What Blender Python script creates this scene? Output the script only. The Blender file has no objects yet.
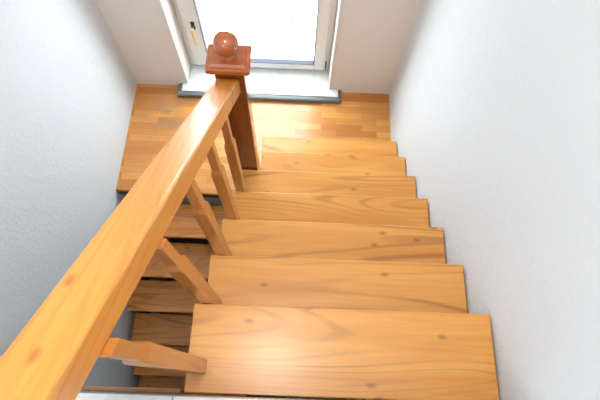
import bpy, bmesh, math, random
from mathutils import Vector, Matrix

# ------------------------------------------------------------------ camera
C = bpy.context.scene.collection
CX, CY, CZ = 0.3741, -0.8239, 3.3369
PITCH, YAW, ROLL, F = 1.1879, 0.0204, 0.0583, 459.24
cp, sp = math.cos(PITCH), math.sin(PITCH); cy_, sy_ = math.cos(YAW), math.sin(YAW)
fwd = Vector((sy_*cp, cy_*cp, -sp)); rgt = Vector((cy_, -sy_, 0)); upv = rgt.cross(fwd)
cr, sr = math.cos(ROLL), math.sin(ROLL)
r_ = rgt*cr + upv*sr; u_ = -rgt*sr + upv*cr
cd = bpy.data.cameras.new('camera'); cam = bpy.data.objects.new('camera', cd); C.objects.link(cam)
cd.sensor_width = 36; cd.lens = F*36/600; cd.clip_start = 0.02
cam.matrix_world = Matrix(((r_.x, u_.x, -fwd.x, CX), (r_.y, u_.y, -fwd.y, CY), (r_.z, u_.z, -fwd.z, CZ), (0, 0, 0, 1)))
bpy.context.scene.camera = cam

# ------------------------------------------------------------------ world and light
W = bpy.data.worlds.new('sky'); bpy.context.scene.world = W; W.use_nodes = True
bg = W.node_tree.nodes['Background']; bg.inputs[0].default_value = (0.86, 0.93, 1.0, 1); bg.inputs[1].default_value = 9.0

def area(name, loc, rot, sx, sy, power, col):
    l = bpy.data.lights.new(name, 'AREA'); l.shape = 'RECTANGLE'; l.size = sx; l.size_y = sy; l.energy = power; l.color = col
    o = bpy.data.objects.new(name, l); o.location = loc; o.rotation_euler = rot; C.objects.link(o); return o
# daylight from the room behind the head of the stairs
area('upstairs_daylight', (-0.6, -3.2, 3.6), (math.radians(82), 0, 0), 1.0, 1.4, 22, (0.86, 0.93, 1.0))
pl = bpy.data.lights.new('ceiling_lamp', 'POINT'); pl.energy = 50; pl.shadow_soft_size = 0.16; pl.color = (1.0, 0.95, 0.88)
po = bpy.data.objects.new('ceiling_lamp', pl); po.location = (0.20, -0.62, 4.2); C.objects.link(po)

sc = bpy.context.scene
sc.view_settings.view_transform = 'Standard'; sc.view_settings.look = 'None'
sc.view_settings.gamma = 1; sc.view_settings.use_curve_mapping = False
sc.view_settings.exposure = 0.38

# ------------------------------------------------------------------ materials
def newmat(name):
    m = bpy.data.materials.new(name); m.use_nodes = True
    return m, m.node_tree.nodes, m.node_tree.links, m.node_tree.nodes['Principled BSDF']
def mixc(N, L, fac, a, b, mode='MIX'):
    n = N.new('ShaderNodeMix'); n.data_type = 'RGBA'; n.blend_type = mode
    for s, v in ((0, fac), (6, a), (7, b)):
        if isinstance(v, (int, float)): n.inputs[s].default_value = v
        elif isinstance(v, tuple): n.inputs[s].default_value = (*v, 1)
        else: L.new(v, n.inputs[s])
    return n.outputs[2]
def ramp(N, L, src, p0, p1, c0=(0, 0, 0), c1=(1, 1, 1)):
    r = N.new('ShaderNodeValToRGB'); e = r.color_ramp.elements
    e[0].position = p0; e[1].position = p1; e[0].color = (*c0, 1); e[1].color = (*c1, 1); L.new(src, r.inputs[0]); return r.outputs[0]
def coords(N, L, scale, rnd=True):
    tc = N.new('ShaderNodeTexCoord'); src = tc.outputs['Object']
    if rnd:
        oi = N.new('ShaderNodeObjectInfo'); mu = N.new('ShaderNodeVectorMath'); mu.operation = 'MULTIPLY_ADD'
        L.new(oi.outputs['Random'], mu.inputs[0]); mu.inputs[1].default_value = (17, 31, 23); L.new(src, mu.inputs[2]); src = mu.outputs[0]
    mp = N.new('ShaderNodeMapping'); mp.inputs['Scale'].default_value = scale; L.new(src, mp.inputs['Vector'])
    return mp.outputs[0], src
def noise(N, L, vec, scale, detail=4, rough=.55, dist=0):
    n = N.new('ShaderNodeTexNoise'); n.inputs['Scale'].default_value = scale; n.inputs['Detail'].default_value = detail
    n.inputs['Roughness'].default_value = rough; n.inputs['Distortion'].default_value = dist; L.new(vec, n.inputs['Vector']); return n.outputs['Fac']
def bump(N, L, B, h, strength, dist=.01):
    b = N.new('ShaderNodeBump'); b.inputs['Strength'].default_value = strength; b.inputs['Distance'].default_value = dist
    L.new(h, b.inputs['Height']); L.new(b.outputs[0], B.inputs['Normal'])
def wood(name, light, mid, dark, axis=0, rough=.3, coat=.3, knots=True, contrast=1.0, crough=.12):
    m, N, L, B = newmat(name)
    s = [11.0, 11.0, 11.0]; s[axis] = .9
    v, raw = coords(N, L, tuple(s))
    a = noise(N, L, v, 1.0, 3, .5, .8)
    sg = [3.4, 3.4, 3.4]; sg[axis] = .42
    vg, _ = coords(N, L, tuple(sg)); gn = noise(N, L, vg, 1.0, 1.5, .4, .3)
    gm = N.new('ShaderNodeMath'); gm.operation = 'MULTIPLY'; L.new(gn, gm.inputs[0]); gm.inputs[1].default_value = 125
    gs = N.new('ShaderNodeMath'); gs.operation = 'SINE'; L.new(gm.outputs[0], gs.inputs[0])
    c = mixc(N, L, ramp(N, L, a, .35, .68), light, mid)
    lines = ramp(N, L, gs.outputs[0], .5, 1.0)
    patch = ramp(N, L, noise(N, L, vg, 2.3, 2), .35, .62)
    lm = N.new('ShaderNodeMath'); lm.operation = 'MULTIPLY'; L.new(lines, lm.inputs[0]); L.new(patch, lm.inputs[1]); lines = lm.outputs[0]
    ml = N.new('ShaderNodeMath'); ml.operation = 'MULTIPLY'; L.new(lines, ml.inputs[0]); ml.inputs[1].default_value = .55*contrast
    c = mixc(N, L, ml.outputs[0], c, dark)
    s2 = [150.0, 150.0, 150.0]; s2[axis] = 5
    v2, _ = coords(N, L, tuple(s2)); f = noise(N, L, v2, 1.0, 2)
    mf = N.new('ShaderNodeMath'); mf.operation = 'MULTIPLY'; L.new(ramp(N, L, f, .45, .75), mf.inputs[0]); mf.inputs[1].default_value = .14*contrast
    c = mixc(N, L, mf.outputs[0], c, dark)
    if knots:
        s3 = [8.0, 8.0, 8.0]; s3[axis] = 4.0
        v3, _ = coords(N, L, tuple(s3)); vo = N.new('ShaderNodeTexVoronoi'); vo.voronoi_dimensions = '2D'; vo.inputs['Scale'].default_value = 1; L.new(v3, vo.inputs['Vector'])
        k = ramp(N, L, vo.outputs['Distance'], .03, .10, (1, 1, 1), (0, 0, 0))
        sel = N.new('ShaderNodeSeparateColor'); L.new(vo.outputs['Color'], sel.inputs[0])
        g = N.new('ShaderNodeMath'); g.operation = 'GREATER_THAN'; L.new(sel.outputs[0], g.inputs[0]); g.inputs[1].default_value = .62
        km = N.new('ShaderNodeMath'); km.operation = 'MULTIPLY'; L.new(k, km.inputs[0]); L.new(g.outputs[0], km.inputs[1])
        kk = N.new('ShaderNodeMath'); kk.operation = 'MULTIPLY'; L.new(km.outputs[0], kk.inputs[0]); kk.inputs[1].default_value = .55
        c = mixc(N, L, kk.outputs[0], c, tuple(x*.45 for x in dark))
    L.new(c, B.inputs['Base Color']); B.inputs['Roughness'].default_value = rough
    B.inputs['Coat Weight'].default_value = coat; B.inputs['Coat Roughness'].default_value = crough
    bump(N, L, B, f, .05, .002)
    return m

M = {}
M['tread'] = wood('varnished_pine_board', (.81, .385, .088), (.69, .28, .048), (.30, .10, .022), 0, .38, .3, crough=.24)
M['lower_tread'] = wood('varnished_pine_board_lower', (.74, .30, .055), (.60, .21, .032), (.26, .08, .015), 0, .33, .3, contrast=1.3)
M['rail'] = wood('golden_pine_rail', (.82, .35, .07), (.72, .26, .04), (.48, .15, .02), 1, .36, .3)
M['baluster'] = wood('pine_spindle', (.62, .24, .055), (.50, .17, .032), (.28, .09, .02), 2, .3, .4, knots=False)
M['newel'] = wood('red_brown_newel_shaded', (.30, .075, .013), (.20, .046, .008), (.12, .03, .008), 2, .25, .6, knots=False)  # red-brown wood darker than the cap's, the post's shade put into the colour
M['newel_cap'] = wood('red_brown_cap', (.46, .115, .024), (.36, .08, .015), (.20, .05, .012), 0, .08, 1.0, knots=False, contrast=.6, crough=.03)

def parquet():
    m, N, L, B = newmat('strip_parquet')
    tc = N.new('ShaderNodeTexCoord'); mp = N.new('ShaderNodeMapping'); L.new(tc.outputs['Object'], mp.inputs[0])
    br = N.new('ShaderNodeTexBrick'); br.inputs['Scale'].default_value = 1; br.inputs['Brick Width'].default_value = .34; br.inputs['Row Height'].default_value = .058
    br.inputs['Mortar Size'].default_value = .0009; br.inputs['Mortar Smooth'].default_value = .3; br.offset = .37; br.inputs['Bias'].default_value = 0
    br.inputs['Color1'].default_value = (.76, .36, .09, 1); br.inputs['Color2'].default_value = (.52, .19, .04, 1); br.inputs['Mortar'].default_value = (.36, .15, .045, 1)
    L.new(mp.outputs[0], br.inputs['Vector'])
    v2, _ = coords(N, L, (3, 60, 60), False); f = noise(N, L, v2, 1, 3)
    c = mixc(N, L, mixc(N, L, .35, (0, 0, 0), ramp(N, L, f, .4, .75)), br.outputs['Color'], (.40, .15, .035))
    # worn, greyed patch in the left corner and a dull arc on the right
    v4, _ = coords(N, L, (1, 2.2, 1), False); wn = noise(N, L, v4, 4.5, 5, .65)
    gp = N.new('ShaderNodeVectorMath'); gp.operation = 'DISTANCE'; L.new(tc.outputs['Object'], gp.inputs[0]); gp.inputs[1].default_value = (-.66, 1.22, 0)
    near = ramp(N, L, gp.outputs['Value'], .05, .42, (1, 1, 1), (0, 0, 0))
    w1 = N.new('ShaderNodeMath'); w1.operation = 'MULTIPLY'; L.new(near, w1.inputs[0]); L.new(ramp(N, L, wn, .42, .62), w1.inputs[1])
    w2 = N.new('ShaderNodeMath'); w2.operation = 'MULTIPLY'; L.new(w1.outputs[0], w2.inputs[0]); w2.inputs[1].default_value = .9
    c = mixc(N, L, w2.outputs[0], c, (.36, .22, .13))
    gd = N.new('ShaderNodeVectorMath'); gd.operation = 'DISTANCE'; L.new(tc.outputs['Object'], gd.inputs[0]); gd.inputs[1].default_value = (.33, .86, 0)
    ring = N.new('ShaderNodeMath'); ring.operation = 'SUBTRACT'; L.new(gd.outputs['Value'], ring.inputs[0]); ring.inputs[1].default_value = .27
    ab = N.new('ShaderNodeMath'); ab.operation = 'ABSOLUTE'; L.new(ring.outputs[0], ab.inputs[0])
    rr = N.new('ShaderNodeMath'); rr.operation = 'MULTIPLY'; L.new(ramp(N, L, ab.outputs[0], .006, .04, (1, 1, 1), (0, 0, 0)), rr.inputs[0]); L.new(ramp(N, L, wn, .35, .6), rr.inputs[1])
    c = mixc(N, L, mixc(N, L, .5, (0, 0, 0), rr.outputs[0]), c, (.35, .20, .12))
    L.new(c, B.inputs['Base Color']); B.inputs['Roughness'].default_value = .30; B.inputs['Coat Weight'].default_value = .45; B.inputs['Coat Roughness'].default_value = .2
    bump(N, L, B, br.outputs['Fac'], .15, -.002)
    return m
M['parquet'] = parquet()

def plaster(name, col, strength=.5, sc_=130, col2=None):
    m, N, L, B = newmat(name)
    v, _ = coords(N, L, (1, 1, 1), False)
    a = noise(N, L, v, sc_, 3, .6); b = noise(N, L, v, sc_*.28, 2, .5)
    h = N.new('ShaderNodeMath'); h.operation = 'ADD'; L.new(ramp(N, L, a, .42, .68), h.inputs[0]); L.new(ramp(N, L, b, .45, .65), h.inputs[1])
    B.inputs['Base Color'].default_value = (*col, 1); B.inputs['Roughness'].default_value = .85
    bump(N, L, B, h.outputs[0], strength, .004)
    return m
M['wall'] = plaster('rough_white_plaster', (.70, .738, .77), .32)
M['wall_back'] = plaster('smooth_cream_plaster', (.80, .74, .68), .12)
M['ceiling'] = plaster('white_ceiling', (.82, .82, .82), .1)
M['riser'] = plaster('grey_plaster', (.42, .44, .46), .3)

def flat(name, col, rough=.5, metal=0, coat=0):
    m, N, L, B = newmat(name)
    v, _ = coords(N, L, (1, 1, 1), False); n = noise(N, L, v, 40, 3)
    L.new(mixc(N, L, ramp(N, L, n, .3, .8), col, tuple(c*.93 for c in col)), B.inputs['Base Color'])
    B.inputs['Roughness'].default_value = rough; B.inputs['Metallic'].default_value = metal; B.inputs['Coat Weight'].default_value = coat
    return m
M['pvc'] = flat('white_window_frame', (.82, .81, .78), .3)
M['gasket'] = flat('dark_rubber_seal', (.05, .055, .09), .6)
M['handle_metal'] = flat('white_lever', (.80, .62, .38), .25)
M['brass'] = flat('dull_metal', (.10, .085, .06), .35, .6)
M['edge'] = flat('dark_grey_stone_edge', (.14, .155, .15), .45)
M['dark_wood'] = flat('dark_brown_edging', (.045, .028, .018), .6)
M['trim'] = wood('brown_edge_strip', (.40, .22, .11), (.30, .15, .07), (.14, .06, .03), 0, .5, .1, knots=False)
M['grey_floor'] = flat('grey_screed', (.25, .24, .23), .9)
M['board_edge'] = M['lower_tread']

def marble(name, c0, c1, tile, grout, sx, rough=.25, scale=9, mort=.0035):
    m, N, L, B = newmat(name)
    v, _ = coords(N, L, (1, 1, 1), False); n = noise(N, L, v, scale, 6, .65, 1.2)
    c = mixc(N, L, ramp(N, L, n, .35, .7), c0, c1)
    if tile:
        br = N.new('ShaderNodeTexBrick'); br.offset = 0; br.inputs['Scale'].default_value = 1; br.inputs['Brick Width'].default_value = tile; br.inputs['Row Height'].default_value = tile
        br.inputs['Mortar Size'].default_value = mort; br.inputs['Mortar Smooth'].default_value = .2
        mp = N.new('ShaderNodeMapping'); mp.inputs['Location'].default_value = sx; L.new(v, mp.inputs[0]); L.new(mp.outputs[0], br.inputs['Vector'])
        c = mixc(N, L, br.outputs['Fac'], c, grout); bump(N, L, B, br.outputs['Fac'], .3, -.003)
    L.new(c, B.inputs['Base Color']); B.inputs['Roughness'].default_value = rough
    return m
M['tile'] = marble('pale_grey_tile', (.62, .64, .66), (.50, .52, .54), .33, (.30, .30, .30), (.645, .867, 0))
M['sill'] = marble('pale_marble_sill', (.80, .84, .84), (.68, .73, .73), 0, None, None)
M['paving'] = marble('white_terrace_tiles', (.80, .81, .82), (.72, .73, .74), .30, (.085, .092, .092), (.05, .1, 0), .8, mort=.012)

def glass():
    m, N, L, B = newmat('window_glass'); N.remove(B)
    t = N.new('ShaderNodeBsdfTransparent'); t.inputs[0].default_value = (.96, .98, .97, 1)
    g = N.new('ShaderNodeBsdfGlossy'); g.inputs['Roughness'].default_value = .02
    mx = N.new('ShaderNodeMixShader'); mx.inputs[0].default_value = .06; L.new(t.outputs[0], mx.inputs[1]); L.new(g.outputs[0], mx.inputs[2])
    L.new(mx.outputs[0], N['Material Output'].inputs[0]); return m
M['glass'] = glass()

# ------------------------------------------------------------------ mesh helpers
def box(bm, x0, x1, y0, y1, z0, z1, bev=0, seg=2):
    vs = [bm.verts.new((x, y, z)) for x in (x0, x1) for y in (y0, y1) for z in (z0, z1)]
    fs = [bm.faces.new([vs[i] for i in q]) for q in ((0, 1, 3, 2), (4, 6, 7, 5), (0, 4, 5, 1), (2, 3, 7, 6), (0, 2, 6, 4), (1, 5, 7, 3))]
    if bev:
        es = list({e for f in fs for e in f.edges})
        bmesh.ops.bevel(bm, geom=es, offset=bev, segments=seg, affect='EDGES', profile=.5)
def obj(name, bm, mat, parent=None, loc=(0, 0, 0), smooth=False):
    bmesh.ops.recalc_face_normals(bm, faces=bm.faces[:])
    me = bpy.data.meshes.new(name); bm.to_mesh(me); bm.free(); me.materials.append(M[mat])
    if smooth:
        for p in me.polygons: p.use_smooth = True
    o = bpy.data.objects.new(name, me); o.location = loc; C.objects.link(o)
    if parent: o.parent = parent
    return o
def boxobj(name, mat, x0, x1, y0, y1, z0, z1, parent=None, bev=0, loc=None, seg=2):
    """box whose object origin is loc (default the box's own low corner centre)"""
    L0 = loc or ((x0+x1)/2, (y0+y1)/2, z0)
    bm = bmesh.new(); box(bm, x0-L0[0], x1-L0[0], y0-L0[1], y1-L0[1], z0-L0[2], z1-L0[2], bev, seg)
    o = obj(name, bm, mat, None, L0)
    if parent:
        o.parent = parent; o.location = Vector(L0) - parent.location
    return o
def empty(name, loc):
    o = bpy.data.objects.new(name, None); o.location = loc; o.empty_display_size = .1; C.objects.link(o); return o
def tag(o, label, cat=None, group=None):
    o['label'] = label
    if cat: o['category'] = cat
    if group: o['group'] = group
def struct(o, label=None):
    o['kind'] = 'structure'
    if label: o['label'] = label
    return o

# ------------------------------------------------------------------ setting
RUN, RISE, RL = .25, .2223, .2101
WD = 1.1314; XR = 1.139; XL = -1.0407; YB = 1.542
def nose(k): return .9521 - (k-1)*RUN
LOW = -1.70; TOP = 4.45; YF = -3.4
FZ = 8*RISE
# niche in the back wall
NX0, NX1, NZ, NT = -.590, .613, .02, 2.15

struct(boxobj('wall_left', 'wall', XL-.15, XL, YF, YB+.35, LOW, TOP, loc=(0, 0, 0)), 'rough white plaster wall left of the stairs')
struct(boxobj('wall_right', 'wall', XR, XR+.15, YF, YB+.35, LOW, TOP, loc=(0, 0, 0)), 'rough white plaster wall right of the stairs')
bm = bmesh.new()
Y1 = YB + .32
box(bm, XL, NX0, YB, Y1, LOW, TOP); box(bm, NX1, XR, YB, Y1, LOW, TOP)
box(bm, NX0, NX1, YB, Y1, LOW, -.02); box(bm, NX0, NX1, YB, Y1, NT, TOP)
struct(obj('wall_back', bm, 'wall_back'), 'smooth cream wall around the window niche')
struct(boxobj('wall_front', 'wall', XL, XR, YF-.15, YF, FZ-.2, TOP, loc=(0, 0, 0)))
struct(boxobj('ceiling', 'ceiling', XL-.15, XR+.15, YF-.15, Y1, TOP, TOP+.15, loc=(0, 0, 0)))
struct(boxobj('floor', 'tile', XL, XR, YF, -.868, FZ-.16, FZ, loc=(0, 0, FZ)), 'pale grey tiled floor at the head of the stairs')
struct(boxobj('trim_1', 'trim', XL, -.012, -.8675, -.852, FZ-.30, FZ-.22, bev=.003), 'brown wooden strip below the edge of the tiled floor')
struct(boxobj('floor_lower', 'grey_floor', XL, XR, YF, YB, LOW-.1, LOW, loc=(0, 0, LOW)))
struct(boxobj('wall_lower', 'grey_floor', XL, XR, YF-.15, YF, LOW, FZ-.2, loc=(0, 0, LOW)))
lf = struct(boxobj('floor_landing', 'parquet', XL, XR, .545, YB, -.035, 0, loc=(0, 0, 0)), 'strip parquet of the half landing')
struct(boxobj('landing_slab', 'dark_wood', XL, XR, .5455, YB, -.085, -.0355, loc=(0, 0, 0)))
struct(boxobj('landing_riser', 'riser', XL, XR, .565, .62, -.40, -.0855, loc=(0, 0, 0)))
# terrace beyond the window
struct(boxobj('terrace', 'paving', -6, 7, Y1+.001, 9, -.45, -.30, loc=(0, 0, -.30)), 'sunlit white tiled terrace beyond the window')

# ------------------------------------------------------------------ window
wz0, wz1 = .045, NT
GX0, GX1, GZ = -.412, .470, .155
win = empty('window_1', (.01, 1.72, wz0)); struct(win, 'white framed window with a lever handle in its niche')
def ring(bm, x0, x1, z0, z1, w, y0, y1, bev=.004, wl=None, wr=None, wb=None):
    wl = wl or w; wr = wr or w; wb = wb or w
    box(bm, x0, x0+wl, y0, y1, z0, z1, bev); box(bm, x1-wr, x1, y0, y1, z0, z1, bev)
    box(bm, x0+wl, x1-wr, y0, y1, z0, z0+wb, bev); box(bm, x0+wl, x1-wr, y0, y1, z1-w, z1, bev)
def wobj(name, bm, mat, par=win):
    for v in bm.verts: v.co -= win.location
    return obj(name, bm, mat, par)
bm = bmesh.new(); ring(bm, NX0+.002, NX1-.002, wz0, wz1-.002, .055, 1.735, 1.80); wobj('window_frame', bm, 'pvc')
bm = bmesh.new(); ring(bm, NX0+.045, NX1-.045, wz0+.035, wz1-.04, .10, 1.70, 1.775, .006, wl=GX0-NX0-.045-.006, wr=NX1-.045-GX1-.006, wb=GZ-wz0-.035-.006)
sash = wobj('sash', bm, 'pvc')
bm = bmesh.new(); ring(bm, GX0-.007, GX1+.007, GZ-.004, wz1-.13, .005, 1.698, 1.74, 0); wobj('seal', bm, 'gasket')['label'] = 'dark seal around the glass'
bm = bmesh.new(); box(bm, GX0-.003, GX1+.003, 1.738, 1.744, GZ-.003, wz1-.13); wobj('glass', bm, 'glass')
# handle: rosette, neck and lever hanging down
hx, hz = -.470, .560
bm = bmesh.new(); box(bm, hx-.015, hx+.015, 1.688, 1.70, hz-.04, hz+.04, .005); box(bm, hx-.009, hx+.009, 1.645, 1.692, hz-.009, hz+.009, .003)
hd = wobj('handle', bm, 'brass'); hd['label'] = 'dark base of the window handle'
bm = bmesh.new()
pts = [(1.652, .012, .013), (1.648, -.03, .012), (1.650, -.10, .010), (1.655, -.16, .009), (1.664, -.185, .006)]
prev = None
for (y, dz, rad) in pts:
    ringv = [bm.verts.new((hx+rad*math.cos(a), y+.6*rad*math.sin(a), hz+dz)) for a in [i*math.pi/5 for i in range(10)]]
    if prev:
        for i in range(10): bm.faces.new((prev[i], prev[(i+1) % 10], ringv[(i+1) % 10], ringv[i]))
    else: bm.faces.new(ringv)
    prev = ringv
bm.faces.new(prev)
lv = wobj('lever', bm, 'handle_metal'); lv.parent = hd
bm = bmesh.new(); box(bm, .571, .583, 1.684, 1.702, .12, .20, .003); box(bm, .573, .581, 1.680, 1.70, .145, .175, .002); wobj('hinge', bm, 'brass')['label'] = 'small dark hinge'
# sill
bm = bmesh.new(); box(bm, NX0+.001, NX1-.001, YB-.002, 1.78, .0005, .044); box(bm, -.635, .692, 1.462, YB-.002, .0005, .044)
sill = wobj('window_sill', bm, 'sill'); sill['label'] = 'pale marble sill slab'
bm = bmesh.new()
box(bm, -.676, .722, 1.416, 1.461, .0005, .043, .012, 3); box(bm, -.676, -.636, 1.4615, YB-.003, .0005, .040, .008, 3); box(bm, .693, .722, 1.4615, YB-.003, .0005, .040, .008, 3)
se = wobj('sill_edge', bm, 'edge', sill); se['label'] = 'dark grey rounded front edge'
# slim white strips at the niche corners, added for the light on the reveals
for nm, x0, x1 in (('lit_edge_left', NX0-.012, NX0-.0005), ('lit_edge_right', NX1+.0005, NX1+.012)):
    struct(boxobj(nm, 'pvc', x0, x1, YB-.008, YB-.0005, .045, NT, bev=.002))

# ------------------------------------------------------------------ stairs
st = empty('staircase', (.56, nose(7), 0))
tag(st, 'open staircase of seven pale varnished pine treads rising from the landing beside the right wall', 'staircase')
xoff = {1: .095, 2: .1195}
for k in range(7, 0, -1):
    x0 = xoff.get(k, 0); yb = nose(k)-.29
    if k == 7: yb = -.863
    if k == 3: yb = nose(3)-.29
    o = boxobj('tread', 'tread', x0, WD, yb, nose(k)-(.0 if k != 3 else .004), k*RISE-.042, k*RISE, parent=st, bev=.0035)
# flush wall-side stringers under the treads carry them
def stringer(xa, xb, par, pts, mat):
    bm = bmesh.new(); A = [bm.verts.new((xa, y, z)) for y, z in pts]; Bv = [bm.verts.new((xb, y, z)) for y, z in pts]
    bm.faces.new(A); bm.faces.new(Bv[::-1]); n = len(pts)
    for i in range(n): bm.faces.new((A[i], A[(i+1) % n], Bv[(i+1) % n], Bv[i]))
    for v in bm.verts: v.co -= par.location
    return obj('stringer', bm, mat, par)
def saw(k0, k1, f):   # saw-toothed upper outline, straight lower outline
    up = []
    for k in range(k0, k1+1): up += f(k)
    return up
upts = []
for k in range(1, 8):
    upts += [(nose(k)-.05, (k-1)*RISE-(.042 if k > 1 else 0)), (nose(k)-.05, k*RISE-.0425)]
upts += [(-.83, 7*RISE-.0425), (-.83, 7*RISE-.28), (nose(1)-.30, 0.0005)]
upts[0] = (nose(1)-.05, .0005)
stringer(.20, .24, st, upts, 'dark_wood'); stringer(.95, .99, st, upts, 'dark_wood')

lo = empty('staircase', (-.5, -.1, LOW))
tag(lo, 'lower flight of brown pine treads going down below the handrail beside the left wall', 'staircase')
def ln(k): return .2098 - (k-1)*RUN + (.035 if k == 1 else 0)
for k in range(1, 8):
    yb = ln(k-1) + .016 if k > 1 else .53
    boxobj('tread', 'lower_tread', -1.013, -.03, yb-.004, ln(k), -k*RL-.04, -k*RL, parent=lo, bev=.0035) if False else \
        boxobj('tread', 'lower_tread', -1.013, -.03, ln(k), yb-.004, -k*RL-.04, -k*RL, parent=lo, bev=.0035)
lpts = []
for k in range(1, 8):
    lpts += [((ln(k-1) if k > 1 else .50)-.03, -k*RL-.0405), (ln(k)+.04, -k*RL-.0405)]
    if k < 7: lpts += [(ln(k)+.04, -(k+1)*RL-.0405)] if False else []
low_poly = [(.47, -RL-.0405)]
for k in range(1, 7):
    low_poly += [(ln(k)+.03, -k*RL-.0405), (ln(k)+.03, -(k+1)*RL-.0405)]
low_poly += [(ln(7)+.03, -7*RL-.0405), (ln(7)+.03, LOW+.0005), (ln(6)+.15, LOW+.0005), (.47, -RL-.35)]
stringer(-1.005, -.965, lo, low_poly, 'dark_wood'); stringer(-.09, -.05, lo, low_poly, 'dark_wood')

# ------------------------------------------------------------------ banister
PX0, PX1, PY0, PY1, PZ = -.014, .114, .455, .543, 1.645
ban = empty('banister', (.05, .45, 0))
tag(ban, 'golden pine banister with red-brown ball-topped newel post along the open side of the stairs', 'banister')
def rz(y): return 1.60 + (.455-y)*.80          # top of the handrail
def rx(y): return -.016 - (.455-y)*.044/1.2
RW, RH = .106, .105
def newel(px, py, z0, z1, detail=True):
    s = .0675; q = .65
    bm = bmesh.new(); box(bm, -s, s, -s*q, s*q, 0, z1-z0, .006, 2)
    n = obj('newel_post', bm, 'newel', ban); n.location = Vector((px, py, z0)) - ban.location; n['label'] = 'red-brown square post, darkened in colour for its shade'
    bm = bmesh.new()
    def slab(a, b, h0, h1, bev): box(bm, -a, a, -a, a, h0, h1, bev)
    h = z1-z0
    box(bm, -.084, .084, -.060, .060, h, h+.018, .004)
    box(bm, -.098, .098, -.074, .074, h+.0185, h+.050, .009, 3)
    # shallow pyramid top
    b4 = [bm.verts.new((x*.082, y*.058, h+.0505)) for x, y in ((-1, -1), (1, -1), (1, 1), (-1, 1))]
    t4 = [bm.verts.new((x*.072, y*.048, h+.060)) for x, y in ((-1, -1), (1, -1), (1, 1), (-1, 1))]
    bm.faces.new(b4[::-1]); bm.faces.new(t4)
    for i in range(4): bm.faces.new((b4[i], b4[(i+1) % 4], t4[(i+1) % 4], t4[i]))
    c = obj('cap', bm, 'newel_cap', n)
    # ball with a short turned neck
    prof = [(0.0, .060), (.034, .060), (.036, .066), (.026, .072), (.021, .084), (.027, .0903)]
    R, zc = .054, .137
    a0 = math.asin(.027/R)
    for i in range(25):
        a = math.pi - a0 - (math.pi-a0)*i/24
        prof.append((R*math.sin(a), zc + R*math.cos(a)))
    bm = bmesh.new(); prev = None; NS = 32
    for (r, z) in prof[1:-1]:
        rg = [bm.verts.new((r*math.cos(t*2*math.pi/NS), r*math.sin(t*2*math.pi/NS), h+z)) for t in range(NS)]
        if prev:
            for i in range(NS): bm.faces.new((prev[i], prev[(i+1) % NS], rg[(i+1) % NS], rg[i]))
        else: bm.faces.new(rg[::-1])
        prev = rg
    tv = bm.verts.new((0, 0, h+zc+R))
    for i in range(NS): bm.faces.new((prev[i], prev[(i+1) % NS], tv))
    obj('ball', bm, 'newel_cap', n, smooth=True)['label'] = 'polished wooden ball finial'
    return n
newel((PX0+PX1)/2, (PY0+PY1)/2, -.30, PZ)
YE = -1.05
newel(rx(YE)+.055, YE-.045, FZ+.001, rz(YE)+.06)

# handrail: rounded rectangular section swept along the slope
bm = bmesh.new()
def section(y):
    x0, zt = rx(y), rz(y); r = .011; out = []
    for cx, cz, a0 in ((x0+RW-r, zt-r, 0), (x0+r, zt-r, 90), (x0+.006, zt-RH+.006, 180), (x0+RW-.006, zt-RH+.006, 270)):
        q = r if a0 < 180 else .006
        for i in range(5):
            a = math.radians(a0+i*22.5); out.append((cx+q*math.cos(a), y, cz+q*math.sin(a)))
    return [bm.verts.new(Vector(v) - ban.location) for v in out]
prev = section(PY0-.0005); bm.faces.new(prev)
for i in range(1, 13):
    y = PY0 + (YE-PY0)*i/12 + (.0005 if i == 12 else 0); s = section(y)
    for j in range(len(s)): bm.faces.new((prev[j], prev[(j+1) % len(s)], s[(j+1) % len(s)], s[j]))
    prev = s
bm.faces.new(prev[::-1])
AX = math.atan(.8); RM = Matrix.Rotation(-AX, 4, 'X')
bmesh.ops.transform(bm, matrix=RM.inverted(), verts=bm.verts)
rail = obj('handrail', bm, 'rail', ban); rail.rotation_euler = (-AX, 0, 0)

# balusters: thick square lower length, chamfered shoulder, slim upper length cut to the slope of the rail
def baluster(k):
    by = nose(k)-.2245; bx = .047; zb = k*RISE + .0005
    tz = lambda y: rz(y)-RH-.0005
    bm = bmesh.new(); a, b = .0245, .0170
    n0 = .755
    lev = [(a, zb), (a, zb+n0-.012), (a*.93, zb+n0), (b, zb+n0+.022)]
    prev = None
    for (s, z) in lev + [(b, None)]:
        rg = []
        for sx, sy in ((-1, -1), (1, -1), (1, 1), (-1, 1)):
            for dx, dy in ((.9, 1), (1, .9)) if sx*sy > 0 else ((1, .9), (.9, 1)):
                x, y = bx+sx*s*dx, by+sy*s*dy
                rg.append((x, y, tz(y) if z is None else z))
        # order around
        rg.sort(key=lambda q: math.atan2(q[1]-by, q[0]-bx))
        rv = [bm.verts.new(Vector(q)-Vector((bx, by, zb))) for q in rg]
        if prev:
            for i in range(8): bm.faces.new((prev[i], prev[(i+1) % 8], rv[(i+1) % 8], rv[i]))
        else: bm.faces.new(rv[::-1])
        prev = rv
    bm.faces.new(prev)
    o = obj('baluster', bm, 'baluster', ban); o.location = Vector((bx, by, zb))-ban.location
for k in (7, 6, 5, 4, 3): baluster(k)
